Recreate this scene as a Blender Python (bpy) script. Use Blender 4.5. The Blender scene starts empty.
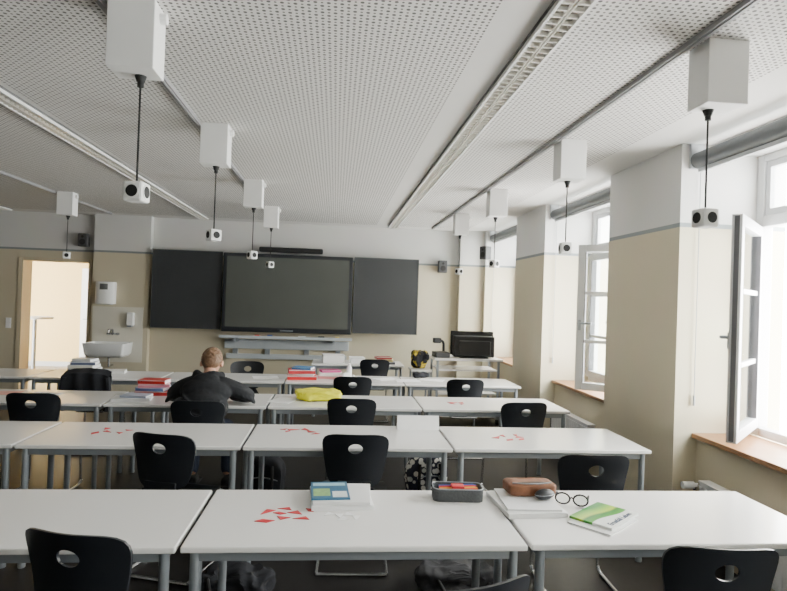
import bpy, bmesh, math, random
from mathutils import Vector, Matrix, Euler
from mathutils import noise as mnoise
random.seed(4)
sc = bpy.context.scene
COL = sc.collection
rad = math.radians

# ---------------------------------------------------------------- materials
def mat(name, col, rough=0.5, metal=0.0, noise=0.0, nscale=20.0, bump=0.0, spec=None):
    m = bpy.data.materials.new(name); m.use_nodes = True
    nt = m.node_tree; b = nt.nodes["Principled BSDF"]
    b.inputs["Base Color"].default_value = (*col, 1)
    b.inputs["Roughness"].default_value = rough
    b.inputs["Metallic"].default_value = metal
    if spec is not None: b.inputs["Specular IOR Level"].default_value = spec
    if noise > 0 or bump > 0:
        tc = nt.nodes.new("ShaderNodeTexCoord")
        n = nt.nodes.new("ShaderNodeTexNoise"); n.inputs["Scale"].default_value = nscale
        n.inputs["Detail"].default_value = 4
        nt.links.new(tc.outputs["Object"], n.inputs["Vector"])
        if noise > 0:
            r = nt.nodes.new("ShaderNodeMix"); r.data_type = 'RGBA'
            r.inputs[6].default_value = (*[max(0, c*(1-noise)) for c in col], 1)
            r.inputs[7].default_value = (*[min(1, c*(1+noise)) for c in col], 1)
            nt.links.new(n.outputs["Fac"], r.inputs[0])
            nt.links.new(r.outputs[2], b.inputs["Base Color"])
        if bump > 0:
            bp = nt.nodes.new("ShaderNodeBump"); bp.inputs["Strength"].default_value = bump
            bp.inputs["Distance"].default_value = 0.01
            nt.links.new(n.outputs["Fac"], bp.inputs["Height"])
            nt.links.new(bp.outputs["Normal"], b.inputs["Normal"])
    return m

STRIPE = 2.24
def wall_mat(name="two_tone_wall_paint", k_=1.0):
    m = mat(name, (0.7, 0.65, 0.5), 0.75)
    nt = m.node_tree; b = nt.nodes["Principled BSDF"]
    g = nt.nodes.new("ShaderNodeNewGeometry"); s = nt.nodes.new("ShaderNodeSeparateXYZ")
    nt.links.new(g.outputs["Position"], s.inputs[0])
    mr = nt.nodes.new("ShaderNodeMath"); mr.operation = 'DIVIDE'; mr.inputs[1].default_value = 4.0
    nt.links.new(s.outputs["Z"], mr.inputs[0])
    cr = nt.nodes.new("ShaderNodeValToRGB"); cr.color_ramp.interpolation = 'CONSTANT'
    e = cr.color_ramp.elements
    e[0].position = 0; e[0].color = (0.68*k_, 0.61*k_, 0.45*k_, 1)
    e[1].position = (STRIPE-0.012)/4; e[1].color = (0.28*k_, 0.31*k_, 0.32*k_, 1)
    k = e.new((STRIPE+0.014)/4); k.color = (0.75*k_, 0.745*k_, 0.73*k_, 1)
    nt.links.new(mr.outputs[0], cr.inputs[0])
    n = nt.nodes.new("ShaderNodeTexNoise"); n.inputs["Scale"].default_value = 3
    nt.links.new(g.outputs["Position"], n.inputs["Vector"])
    mx = nt.nodes.new("ShaderNodeMix"); mx.data_type = 'RGBA'; mx.blend_type = 'MULTIPLY'
    mx.inputs[0].default_value = 0.08
    nt.links.new(cr.outputs[0], mx.inputs[6]); nt.links.new(n.outputs["Color"], mx.inputs[7])
    nt.links.new(mx.outputs[2], b.inputs["Base Color"])
    return m

def perf_mat():
    m = mat("perforated_plasterboard", (0.8, 0.8, 0.79), 0.85)
    nt = m.node_tree; b = nt.nodes["Principled BSDF"]; L = nt.links
    g = nt.nodes.new("ShaderNodeNewGeometry")
    def vm(op, a, v=None):
        n = nt.nodes.new("ShaderNodeVectorMath"); n.operation = op
        L.new(a, n.inputs[0])
        if v is not None: n.inputs[1].default_value = v
        return n
    def ma(op, a, v=None, b2=None):
        n = nt.nodes.new("ShaderNodeMath"); n.operation = op
        L.new(a, n.inputs[0])
        if v is not None: n.inputs[1].default_value = v
        if b2 is not None: L.new(b2, n.inputs[1])
        return n
    k = 1/0.0265
    sc_ = vm('MULTIPLY', g.outputs["Position"], (k, k, 0))
    fr = vm('FRACTION', sc_.outputs[0]); sb = vm('SUBTRACT', fr.outputs[0], (.5, .5, 0))
    ln = nt.nodes.new("ShaderNodeVectorMath"); ln.operation = 'LENGTH'; L.new(sb.outputs[0], ln.inputs[0])
    fl = vm('FLOOR', sc_.outputs[0]); sp = nt.nodes.new("ShaderNodeSeparateXYZ"); L.new(fl.outputs[0], sp.inputs[0])
    ad = ma('ADD', sp.outputs[0], None, sp.outputs[1]); h = ma('MULTIPLY', ad.outputs[0], .5)
    f2 = ma('FRACT', h.outputs[0]); rr = ma('MULTIPLY', f2.outputs[0], .21); r2 = ma('ADD', rr.outputs[0], .205)
    lt = ma('LESS_THAN', ln.outputs["Value"], None, r2.outputs[0])
    mx = nt.nodes.new("ShaderNodeMix"); mx.data_type = 'RGBA'
    mx.inputs[6].default_value = (0.70, 0.685, 0.665, 1); mx.inputs[7].default_value = (0.135, 0.13, 0.126, 1)
    L.new(lt.outputs[0], mx.inputs[0]); L.new(mx.outputs[2], b.inputs["Base Color"])
    return m

WALL = wall_mat(); WALLF = wall_mat("shaded_front_wall_paint", .88); WALLD = wall_mat("bounce_cutting_wall_paint", .22); PERF = perf_mat()  # front copy carries shade in its colour for contrast; unseen-wall copy cuts bounce light
WHITE = mat("white_paint", (0.84, 0.84, 0.83), 0.7, noise=.02)
CEILW = mat("ceiling_plaster", (0.71, 0.70, 0.68), 0.8, noise=.02)
FLOOR = mat("dark_linoleum", (0.014, 0.0125, 0.012), 0.42, noise=.35, nscale=30, spec=.25)
TOPM = mat("white_laminate", (0.90, 0.885, 0.865), 0.2, noise=.015, nscale=4)
EDGEM = mat("grey_edge_band", (0.48, 0.5, 0.52), 0.5, noise=.02)
STEEL = mat("silver_grey_tube", (0.33, 0.36, 0.39), 0.35, 0.4, noise=.03)
CHROME = mat("chrome_tube", (0.6, 0.61, 0.63), 0.2, 0.9, noise=.02)
BLACKP = mat("black_plastic", (0.010, 0.012, 0.016), 0.45, noise=.1, nscale=60)
BLACKR = mat("black_rubber", (0.008, 0.008, 0.008), 0.7, noise=.1)
BOARD = mat("dark_grey_board", (0.034, 0.037, 0.040), 0.5, noise=.12, nscale=3)
SCREEN = mat("dark_screen_glass", (0.088, 0.094, 0.086), 0.14, noise=.15, nscale=1)
BLIND = mat("grey_blind_tube", (0.10, 0.11, 0.12), 0.5, noise=.05)
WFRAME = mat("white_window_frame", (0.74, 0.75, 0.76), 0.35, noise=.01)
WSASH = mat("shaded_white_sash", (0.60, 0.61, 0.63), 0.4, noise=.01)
SEAL = mat("grey_sash_seal", (0.08, 0.08, 0.09), 0.6, noise=.05)
WOOD = mat("brown_wood_sill", (0.33, 0.17, 0.075), 0.4, noise=.25, nscale=12)
LOUV = mat("satin_louver", (0.86, 0.84, 0.78), 0.3, 0.3, noise=.02)
LREF = mat("light_reflector", (0.34, 0.32, 0.28), 0.3, 0.6, noise=.02)
CERAM = mat("white_ceramic", (0.85, 0.86, 0.86), 0.15, noise=.01)
TILE = mat("pale_tile", (0.70, 0.67, 0.58), 0.2, noise=.01)
LBLUE = mat("light_blue_grey_metal", (0.46, 0.50, 0.53), 0.45, noise=.03)
PAPER = mat("white_paper", (0.88, 0.88, 0.88), 0.7, noise=.02)
RED = mat("red_plastic", (0.62, 0.02, 0.03), 0.4, noise=.05)
HALLW = mat("yellow_hall_wall", (0.80, 0.60, 0.26), 0.7, noise=.03)
HALLF = mat("grey_hall_floor", (0.25, 0.22, 0.16), 0.3, noise=.1)
FRAMEM = mat("beige_door_frame", (0.58, 0.50, 0.36), 0.5, noise=.02)

def glass():
    m = bpy.data.materials.new("window_glass"); m.use_nodes = True; nt = m.node_tree
    nt.nodes.clear(); o = nt.nodes.new("ShaderNodeOutputMaterial")
    t = nt.nodes.new("ShaderNodeBsdfTransparent"); g = nt.nodes.new("ShaderNodeBsdfGlossy")
    g.inputs["Roughness"].default_value = 0.03; t.inputs[0].default_value = (.93, .95, .94, 1)
    mx = nt.nodes.new("ShaderNodeMixShader"); mx.inputs[0].default_value = .08
    nt.links.new(t.outputs[0], mx.inputs[1]); nt.links.new(g.outputs[0], mx.inputs[2])
    nt.links.new(mx.outputs[0], o.inputs[0]); return m
GLASS = glass()

# ---------------------------------------------------------------- mesh builder
def fillet(pts, r, n=5):
    pts = [Vector(p) for p in pts]; out = [pts[0]]
    for i in range(1, len(pts)-1):
        a, b, c = pts[i-1], pts[i], pts[i+1]
        d1 = (a-b); d2 = (c-b); rr = min(r, d1.length*.45, d2.length*.45)
        p = b+d1.normalized()*rr; q = b+d2.normalized()*rr
        for k in range(n+1):
            t = k/n; out.append(p*(1-t)**2+b*2*t*(1-t)+q*t*t)
    out.append(pts[-1]); return out

class M:
    def __init__(s): s.bm = bmesh.new()
    def box(s, x0, x1, y0, y1, z0, z1, R=None):
        v = [s.bm.verts.new(p) for p in ((x0,y0,z0),(x1,y0,z0),(x1,y1,z0),(x0,y1,z0),(x0,y0,z1),(x1,y0,z1),(x1,y1,z1),(x0,y1,z1))]
        if R is not None:
            for a in v: a.co = R @ a.co
        for f in ((0,3,2,1),(4,5,6,7),(0,1,5,4),(1,2,6,5),(2,3,7,6),(3,0,4,7)): s.bm.faces.new([v[i] for i in f])
        return s
    def cyl(s, p, q, r, seg=14, r2=None):
        p = Vector(p); q = Vector(q); d = q-p
        Mx = Matrix.Translation((p+q)/2) @ d.to_track_quat('Z', 'Y').to_matrix().to_4x4()
        bmesh.ops.create_cone(s.bm, cap_ends=True, segments=seg, radius1=r, radius2=r if r2 is None else r2, depth=d.length, matrix=Mx)
        return s
    def tube(s, pts, r, seg=8, fr=0.0, closed=False):
        if fr: pts = fillet(pts, fr)
        pts = [Vector(p) for p in pts]; n = len(pts); rings = []; prev = None
        for i, p in enumerate(pts):
            if closed: t = (pts[(i+1) % n]-pts[i-1])
            else: t = (pts[min(i+1, n-1)]-pts[max(i-1, 0)])
            t.normalize()
            if prev is None:
                u = t.orthogonal().normalized()
            else:
                u = (prev - t*prev.dot(t)).normalized()
            prev = u; w = t.cross(u)
            rings.append([s.bm.verts.new(p+(u*math.cos(2*math.pi*k/seg)+w*math.sin(2*math.pi*k/seg))*r) for k in range(seg)])
        for i in range(n if closed else n-1):
            a, b = rings[i], rings[(i+1) % n]
            for k in range(seg): s.bm.faces.new((a[k], a[(k+1)%seg], b[(k+1)%seg], b[k]))
        if not closed:
            s.bm.faces.new(list(reversed(rings[0]))); s.bm.faces.new(rings[-1])
        return s
    def ell(s, c, sz, R=None, u=20, v=12):
        Mx = Matrix.Translation(c) @ (R.to_4x4() if R is not None else Matrix.Identity(4)) @ Matrix.Diagonal((*sz, 1))
        bmesh.ops.create_uvsphere(s.bm, u_segments=u, v_segments=v, radius=1, matrix=Mx); return s
    def prism(s, pts, z0, z1):
        a = [s.bm.verts.new((x, y, z0)) for x, y in pts]; b = [s.bm.verts.new((x, y, z1)) for x, y in pts]; n = len(pts)
        s.bm.faces.new(list(reversed(a))); s.bm.faces.new(b)
        for i in range(n): s.bm.faces.new((a[i], a[(i+1)%n], b[(i+1)%n], b[i]))
        return s
    def lathe(s, prof, c=(0,0), seg=24):
        rings = []
        for r, z in prof:
            rings.append([s.bm.verts.new((c[0]+r*math.cos(2*math.pi*k/seg), c[1]+r*math.sin(2*math.pi*k/seg), z)) for k in range(seg)])
        for a, b in zip(rings, rings[1:]):
            for k in range(seg): s.bm.faces.new((a[k], a[(k+1)%seg], b[(k+1)%seg], b[k]))
        s.bm.faces.new(list(reversed(rings[0]))); s.bm.faces.new(rings[-1]); return s
    def mesh_in(s, me):
        s.bm.from_mesh(me); return s
    def done(s, name, material, parent=None, smooth=False, bevel=0, loc=None, rot=None):
        bmesh.ops.recalc_face_normals(s.bm, faces=s.bm.faces)
        me = bpy.data.meshes.new(name); s.bm.to_mesh(me); s.bm.free()
        me.materials.append(material)
        if smooth:
            for p in me.polygons: p.use_smooth = True
            me.set_sharp_from_angle(angle=rad(42))
        o = bpy.data.objects.new(name, me); COL.objects.link(o)
        if bevel:
            b = o.modifiers.new("Bevel", 'BEVEL'); b.width = bevel; b.segments = 2; b.limit_method = 'ANGLE'
        if parent: o.parent = parent
        if loc: o.location = loc
        if rot is not None: o.rotation_euler = rot
        return o

def info(o, label, cat, group=None):
    o["label"] = label; o["category"] = cat
    if group: o["group"] = group
    return o
def empty(name, loc=(0,0,0), rz=0.0):
    o = bpy.data.objects.new(name, None); COL.objects.link(o); o.location = loc; o.rotation_euler = (0, 0, rz)
    o.empty_display_size = .1; return o
def struct(o, label=None):
    o["kind"] = "structure"
    if label: o["label"] = label
    return o
def dup(root, loc, rz=0.0, label=None):
    def cp(o, par):
        n = o.copy(); COL.objects.link(n); n.parent = par
        for c in list(o.children): cp(c, n)
        return n
    n = cp(root, None); n.location = loc; n.rotation_euler = (0, 0, rz)
    if label: n["label"] = label
    return n
def place(proto, used, loc, rz, label=None):
    if not used[0]:
        used[0] = True; proto.location = loc; proto.rotation_euler = (0, 0, rz)
        if label: proto["label"] = label
        return proto
    return dup(proto, loc, rz, label)

# ---------------------------------------------------------------- camera
H = 1.65; F = 590.0
th = math.atan(58/F); roll = 0.034; pitch = math.atan(4.5/F)
fwd0 = Vector((math.sin(th), math.cos(th), 0)); right0 = Vector((math.cos(th), -math.sin(th), 0))
fwd = (fwd0*math.cos(pitch)+Vector((0,0,1))*math.sin(pitch)).normalized()
up0 = right0.cross(fwd)
cr_ = right0*math.cos(roll)+up0*math.sin(roll); cu = up0*math.cos(roll)-right0*math.sin(roll)
cam = bpy.data.cameras.new("camera"); co = bpy.data.objects.new("camera", cam); COL.objects.link(co)
cam.sensor_width = 36; cam.lens = F/787*36; cam.clip_start = 0.05
mw = Matrix((( cr_.x, cu.x, -fwd.x, 0), (cr_.y, cu.y, -fwd.y, 0), (cr_.z, cu.z, -fwd.z, H), (0,0,0,1)))
co.matrix_world = mw; sc.camera = co

# ---------------------------------------------------------------- room shell
YF = 9.6; CZ = 2.82; XW = 2.4; XO = 3.2; XL = -6.0; YB = -4.0
struct(M().box(XL, XO, YB, YF+.25, -.1, 0).done("floor", FLOOR))
ceil = struct(M().box(XL, XO, YB, YF+.25, CZ, CZ+.15).done("ceiling", CEILW))
for a, b in ((-5.85,-5.02),(-4.78,-2.15),(-1.94,.60),(.94,2.06)):
    M().box(a, b, YB+.3, YF-.35, CZ-.004, CZ+.01).done("perforated_panel", PERF, ceil)
struct(M().box(XL-.2, XL, YB, YF+.25, 0, CZ).done("wall_left", WALLD))  # unseen left and back walls, darkened so daylight falls off leftward
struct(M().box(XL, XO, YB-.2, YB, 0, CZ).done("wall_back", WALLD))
DX0, DX1, DZ = -4.80, -3.82, 2.08
w = M(); w.box(XL, DX0, YF, YF+.25, 0, CZ).box(DX1, XO, YF, YF+.25, 0, CZ).box(DX0, DX1, YF, YF+.25, DZ, CZ)
w.box(-3.72, -2.88, YF-.12, YF+.01, 0, CZ)
struct(w.done("wall_front", WALLF))
struct(M().box(2.0, XW+.01, YF-.16, YF, 0, CZ).done("trim_1", WALLF), "boxed-in service duct in the corner")
niches = [(2.33,3.94),(5.03,6.65),(7.75,9.35),(-.37,1.24),(-3.07,-1.46)]
w = M(); ys = sorted(niches); prev = YB
for a, b in ys:
    w.box(XW, XO, prev, a, 0, CZ); prev = b
    w.box(2.57, XO, a, b, 0, .75); w.box(2.62, XO, a, b, 2.76, CZ)
w.box(XW, XO, prev, YF, 0, CZ)
struct(w.done("wall_right", WALL))
for i, (a, b) in enumerate(niches):
    struct(M().box(2.53, 2.96, a+.002, b-.002, .752, .785).done("trim_%d" % (i+2), WOOD, bevel=.004), "brown wooden window sill")
struct(M().box(DX1+.05, -3.72, YF-.015, YF, 0, .08).box(-2.88, 2.0, YF-.015, YF, 0, .08).done("baseboard_front", EDGEM))
f = M(); f.box(DX0-.06, DX0+.01, YF-.02, YF+.26, 0, DZ+.04).box(DX1-.01, DX1+.04, YF-.02, YF+.26, 0, DZ+.04).box(DX0+.01, DX1-.01, YF-.02, YF+.26, DZ-.01, DZ+.04)
struct(f.done("door_1", FRAMEM, bevel=.004), "beige door frame of the open doorway")
struct(M().box(-3.70,-2.95,YF-.128,YF-.12,.55,1.40).done("trim_9", TILE), "pale tiled splashback behind the wash basin")
# hallway beyond
struct(M().box(-8, -2.8, YF+.25, 13.2, -.1, 0).done("floor_hall", HALLF))
struct(M().box(-8, -2.8, YF+.25, 13.2, CZ, CZ+.1).done("ceiling_hall", CEILW))
struct(M().box(-8, -2.8, 13.2, 13.35, 0, CZ).done("wall_hall_far", HALLW))
struct(M().box(-2.8, -2.65, YF+.25, 13.35, 0, CZ).done("wall_hall_right", HALLW))
struct(M().box(-8.15, -8, YF+.25, 13.35, 0, CZ).done("wall_hall_left", HALLW))
d = struct(M().box(-5.38, -4.5, 13.14, 13.2, 0, 2.1).done("door_2", WFRAME, bevel=.005), "white closed door in the hallway")
M().cyl((-5.30,13.14,1.02),(-5.30,13.09,1.02),.01).cyl((-5.30,13.09,1.02),(-5.18,13.09,1.02),.009).done("handle", STEEL, d)
struct(M().box(-8, -5.38, 13.18, 13.2, 0, .1).box(-4.5, -2.8, 13.18, 13.2, 0, .1).done("baseboard_hall", EDGEM))
DGR = mat("dark_grey_table", (.12,.12,.12), .4, noise=.05)
t = empty("bistro_table", (-5.46, 11.4, 0))
info(t, "tall round white standing table in the bright hallway", "table")
M().lathe([(.02,1.08),(.3,1.085),(.3,1.125),(.02,1.127)]).done("tabletop", WHITE, t, True)
M().cyl((0,0,.03),(0,0,1.08),.035).done("pole", STEEL, t, True)
M().lathe([(.26,0),(.26,.025),(.04,.06),(.03,.07)]).done("base", STEEL, t, True)

# ---------------------------------------------------------------- windows
def sash(parent, hinge, ang, wdt, z0, z1, handle_side=True):
    s = M(); fw = .07; tt = .06
    s.box(0, fw, -tt/2, tt/2, z0, z1).box(wdt-fw, wdt, -tt/2, tt/2, z0, z1)
    s.box(fw, wdt-fw, -tt/2, tt/2, z0, z0+fw).box(fw, wdt-fw, -tt/2, tt/2, z1-fw, z1)
    for k in (1, 2):
        z = z0+(z1-z0)*k/3; s.box(fw, wdt-fw, -.016, .016, z-.016, z+.016)
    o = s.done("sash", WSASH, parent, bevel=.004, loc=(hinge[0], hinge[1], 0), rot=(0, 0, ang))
    M().box(fw, wdt-fw, -.004, .004, z0+fw, z1-fw).done("glass", GLASS, o)
    M().box(wdt, wdt+.003, -.014, .014, z0+.01, z1-.01).box(fw-.001,fw+.006,-.0305,.0305,z0+fw,z1-fw).box(wdt-fw-.006,wdt-fw+.001,-.0305,.0305,z0+fw,z1-fw).done("rubber_seal", SEAL, o)
    sg = 1 if handle_side else -1
    M().box(wdt-.045, wdt-.02, min(sg*tt/2, sg*(tt/2+.01)), max(sg*tt/2, sg*(tt/2+.01)), 1.42, 1.52).tube([(wdt-.032, sg*tt/2, 1.49), (wdt-.032, sg*(tt/2+.05), 1.49), (wdt-.15, sg*(tt/2+.05), 1.49)], .011, fr=.02).done("handle", STEEL, o, True)
    return o
def window(n, a, b, of, on, label):
    f = M(); x0, x1 = 2.97, 3.05; z0, z1 = .785, 2.76; fw = .07; mid = (a+b)/2
    f.box(x0, x1, a, a+fw, z0, z1).box(x0, x1, b-fw, b, z0, z1).box(x0, x1, a+fw, b-fw, z0, z0+.06).box(x0, x1, a+fw, b-fw, z1-.05, z1)
    f.box(x0, x1, a+fw, b-fw, 2.25, 2.33)
    f.box(x0, x1, mid-.03, mid+.03, 2.33, z1-.05)
    o = f.done("window_%d" % n, WFRAME, bevel=.005); struct(o, label)
    wd = (b-a-2*fw)/2-.006
    sash(o, (2.94, b-fw), rad(-90-of), wd, .85, 2.245, False)
    sash(o, (2.94, a+fw), rad(90+on), wd, .85, 2.245, True)
    for p, q in ((a+fw, mid-.03), (mid+.03, b-fw)):
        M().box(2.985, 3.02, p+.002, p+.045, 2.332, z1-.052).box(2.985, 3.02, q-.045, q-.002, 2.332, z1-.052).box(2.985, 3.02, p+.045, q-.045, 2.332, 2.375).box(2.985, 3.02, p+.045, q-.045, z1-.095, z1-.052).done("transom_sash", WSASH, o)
        M().box(3.0, 3.006, p+.045, q-.045, 2.375, z1-.095).done("transom_glass", GLASS, o)
window(1, *niches[0], 46, 0, "white casement window with one sash swung inward")
window(2, *niches[1], 0, 54.7, "white casement window with one sash swung inward")
window(3, *niches[2], 0, 0, "closed white casement window")
window(4, *niches[3], 0, 0, "closed white casement window")
window(5, *niches[4], 0, 0, "closed white casement window")
for a, b in niches[:3]:
    r = empty("roller_blind", (2.5, (a+b)/2, 2.70)); h = (b-a)/2
    info(r, "rolled-up dark grey roller blind mounted above the window niche", "blind", "grey roller blinds")
    M().cyl((0,-h+.03,0),(0,h-.03,0),.056,24).done("blind_roll", BLIND, r, True)
    M().box(-.012,.012,-h+.05,h-.05,-.085,-.057).done("bottom_rail", EDGEM, r, bevel=.003)
    for y in (-h+.005, h-.03): M().box(-.05,.05,y,y+.025,-.055,.119).done("bracket", EDGEM, r)
    M().cyl((.03,h-.02,-.056),(.03,h-.02,-1.65),.003,6).cyl((.03,h-.02,-1.65),(.03,h-.02,-1.72),.009,8).done("pull_chain", EDGEM, r)
for a, b in niches[:2]:
    r = empty("radiator", (2.50, (a+b)/2+.12, 0)); h = .48; zt = .50
    info(r, "low white panel radiator below the window sill", "radiator", "white panel radiators")
    m = M().box(-.035,.035,-h,h,.12,zt)
    for k in range(20):
        y = -h+.03+k*(2*h-.06)/19; m.box(-.0435,-.035,y-.009,y+.009,.14,zt-.02)
    m.done("panel", WHITE, r, bevel=.003)
    M().box(-.04,.04,-h-.004,h+.004,zt,zt+.012).done("grille", WHITE, r)
    M().tube([(0,h+.0,zt-.04),(0,h+.1,zt-.04),(0,h+.1,.0)],.011,fr=.03).done("pipe", CHROME, r, True)
    for y in (-h+.1, h-.13): M().box(-.02,.02,y,y+.03,0,.12).done("foot", WHITE, r)
    M().cyl((-.0,h+.07,zt-.04),(-.03,h+.07,zt-.04),.014).cyl((-.03,h+.07,zt-.04),(-.11,h+.07,zt-.04),.024,14).done("valve_knob", WHITE, r, True)

# ---------------------------------------------------------------- ceiling lights and tracks
for x in (.865, -2.05, -4.9):
    y0, y1 = .0, 9.3; W_ = .056
    r = empty("ceiling_light", (x, (y0+y1)/2, CZ)); h = (y1-y0)/2
    info(r, "long unlit louvered fluorescent strip light on the ceiling", "light", "louvered strip lights")
    M().box(-W_-.012,-W_,-h,h,-.032,0).box(W_,W_+.012,-h,h,-.032,0).box(-W_,W_,-h,-h+.01,-.032,0).box(-W_,W_,h-.01,h,-.032,0).done("housing", WHITE, r)
    M().box(-W_-.018,-W_-.012,-h,h,-.012,0).box(W_+.012,W_+.018,-h,h,-.012,0).done("shadow_gap_profile", DGR, r)
    M().box(-W_,W_,-h+.01,h-.01,-.006,-.001).done("reflector", LREF, r)
    M().cyl((0,-h+.03,-.015),(0,h-.03,-.015),.007,8).done("tube_lamp", PAPER, r, True)
    m = M(); n = int(2*h/.055)
    for k in range(1, n):
        y = -h+k*2*h/n; m.box(-W_,-.008,y-.005,y+.005,-.030,-.014).box(.008,W_,y-.005,y+.005,-.030,-.014)
    m.box(-.010,-.006,-h+.01,h-.01,-.030,-.016).box(.006,.010,-h+.01,h-.01,-.030,-.016)
    l = m.done("louver", LOUV, r); l["kind"] = "stuff"
TRK = mat("track_grey",(0.3,0.3,0.31),.5,noise=.02)
for x in (1.5, -.97, -3.4):
    r = M().box(x-.018,x+.018,.0,9.25,CZ-.026,CZ-.0042).box(x-.005,x+.005,.0,9.25,CZ-.031,CZ-.026).done("ceiling_track", TRK)
    info(r, "slim grey cable track running along the ceiling", "cable track", "ceiling cable tracks")

CY = .03
def sock():
    r = empty("ceiling_socket_box")
    M().box(-.092,.092,-.075,.075,-.28,-.004).done("box_housing", WHITE, r, bevel=.004)
    M().cyl((0,CY,-.28),(0,CY,-.305),.024,14,.016).cyl((0,CY,-.305),(0,CY,-.325),.013).done("cable_gland", BLACKR, r, True)
    M().cyl((.092,0,-.05),(.118,0,-.05),.022,16).done("box_knob", WHITE, r, True)
    M().cyl((0,CY,-.325),(0,CY,-.72),.0045,8).done("cable", BLACKR, r, True)
    q = .041
    c = M().box(-q,q,-q,q,-.72-2*q,-.72).done("socket_cube", WHITE, r, bevel=.010, loc=(0,CY,0))
    for k in range(4):
        R = Matrix.Rotation(k*math.pi/2, 3, 'Z'); z = -.72-q
        M().cyl(R@Vector((0,-q+.0005,z)), R@Vector((0,-q-.0025,z)), .030, 24).done("socket_rim", WHITE, c, True)
        M().cyl(R@Vector((0,-q-.0025,z)), R@Vector((0,-q-.0035,z)), .0245, 24).done("socket_face", BLACKR, c, True)
    info(r, "white ceiling box with a socket cube hanging on a black cable", "power outlet", "hanging socket cubes")
    return r
sk = sock(); used = [False]
for x, y, rz, dx in ((1.64,2.44,rad(8),-.02),(1.62,4.04,rad(-8),0),(1.62,5.94,rad(35),0),(1.62,7.68,rad(30),0),(-.845,2.50,rad(-8),.012),(-.86,4.19,rad(38),0),(-.86,6.1,rad(40),0),(-.87,7.85,rad(35),0),(-3.27,7.5,rad(20),0)):
    o = place(sk, used, (x, y, CZ), 0)
    for c in o.children:
        if c.name.startswith("socket_cube"): c.rotation_euler = (0, 0, rz); c.location.x = dx
        elif c.name.startswith("cable"): c.location.x = dx
# ---------------------------------------------------------------- chairs
def shell_back():
    m = M(); N = 56; RG = 6; zc = .68; hz = .165; hole = (0, .755)
    def wd(z):
        t = (z-(zc-hz))/(2*hz); return .158+.058*max(0, min(1, t))
    def inside(x, z):
        t = abs((z-zc)/hz)
        if t > 1: return False
        return (abs(x)/wd(z))**4.5+t**5 < 1
    rings = []
    for k in range(N):
        a = 2*math.pi*k/N; dx, dz = math.cos(a), math.sin(a)
        lo, hi = 0, .5
        for _ in range(30):
            md = (lo+hi)/2
            if inside(dx*md, hole[1]+dz*md): lo = md
            else: hi = md
        o = (dx*lo, hole[1]+dz*lo); i = (dx*.043, hole[1]+dz*.032)
        rings.append((i, o))
    V = []
    for j in range(RG+1):
        t = j/RG; row = []
        for i, o in rings:
            x = i[0]*(1-t)+o[0]*t; z = i[1]*(1-t)+o[1]*t
            y = -.19-.16*(z-.52)+1.3*x*x+.02*math.sin((z-.52)*9)
            row.append((x, y, z))
        V.append(row)
    for off in (0, -.011):
        vv = [[m.bm.verts.new((x, y+off, z)) for x, y, z in row] for row in V]
        for j in range(RG):
            for k in range(N): m.bm.faces.new((vv[j][k], vv[j][(k+1)%N], vv[j+1][(k+1)%N], vv[j+1][k]))
        if off == 0: A = vv
        else: B = vv
    for j in (0, RG):
        for k in range(N): m.bm.faces.new((A[j][k], A[j][(k+1)%N], B[j][(k+1)%N], B[j][k]))
    return m
def chair():
    r = empty("school_chair")
    shell_back().done("backrest", BLACKP, r, True)
    m = M(); nx, ny = 14, 16; V = []
    for off in (0, -.014):
        g = []
        for j in range(ny+1):
            t = j/ny; y = -.2+.41*t; row = []
            e = 1-abs(2*t-1)**4; hw = .10+.11*e**.5 if t > .5 else .11+.10*min(1, t*3)**.7
            for i in range(nx+1):
                s_ = -1+2*i/nx; x = s_*hw
                z = .455-.015*math.cos(s_*math.pi/2)*math.sin(t*math.pi) - (.03*(max(0, t-.8)/.2)**2) + (.06*(max(0, .15-t)/.15)**2)
                row.append(m.bm.verts.new((x, y, z+off)))
            g.append(row)
        V.append(g)
    for g in V:
        for j in range(ny):
            for i in range(nx): m.bm.faces.new((g[j][i], g[j][i+1], g[j+1][i+1], g[j+1][i]))
    A, B = V
    loop = [(0,i) for i in range(nx)]+[(j,nx) for j in range(ny)]+[(ny,i) for i in range(nx,0,-1)]+[(j,0) for j in range(ny,0,-1)]
    for k in range(len(loop)):
        p, q = loop[k], loop[(k+1)%len(loop)]
        m.bm.faces.new((A[p[0]][p[1]], A[q[0]][q[1]], B[q[0]][q[1]], B[p[0]][p[1]]))
    m.done("seat", BLACKP, r, True)
    M().box(-.10,.10,-.203,-.185,.45,.56).done("neck", BLACKP, r, bevel=.005)
    m = M()
    for s_ in (-1, 1):
        m.tube([(s_*.13,-.17,.43),(s_*.15,.15,.425),(s_*.2,.22,.4),(s_*.21,.24,.03),(s_*.21,.2,.0115),(s_*.21,-.22,.0115)], .0112, fr=.06)
    m.tube([(-.13,-.17,.43),(.13,-.17,.43)], .011).tube([(-.15,.1,.428),(.15,.1,.428)], .011).tube([(-.21,-.22,.0115),(.21,-.22,.0115)], .011)
    m.done("frame", CHROME, r, True)
    info(r, "black plastic school chair with oval hole and steel frame", "chair", "black school chairs")
    return r
def table():
    r = empty("school_table")
    M().box(-.647,.647,-.325,.325,.706,.73).done("tabletop", TOPM, r, bevel=.006)
    M().box(-.61,.61,-.295,-.27,.665,.706).box(-.61,.61,.27,.295,.665,.706).box(-.61,-.585,-.27,.27,.665,.706).box(.585,.61,-.27,.27,.665,.706).done("apron", STEEL, r, bevel=.003)
    for x in (-.6, .6):
        for y in (-.285, .285):
            M().cyl((x,y,.02),(x,y,.705),.019,16).cyl((x,y,0),(x,y,.02),.021,16).done("leg", STEEL, r, True)
    info(r, "white-topped school table with grey tubular steel legs", "table", "white school tables")
    return r
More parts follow.
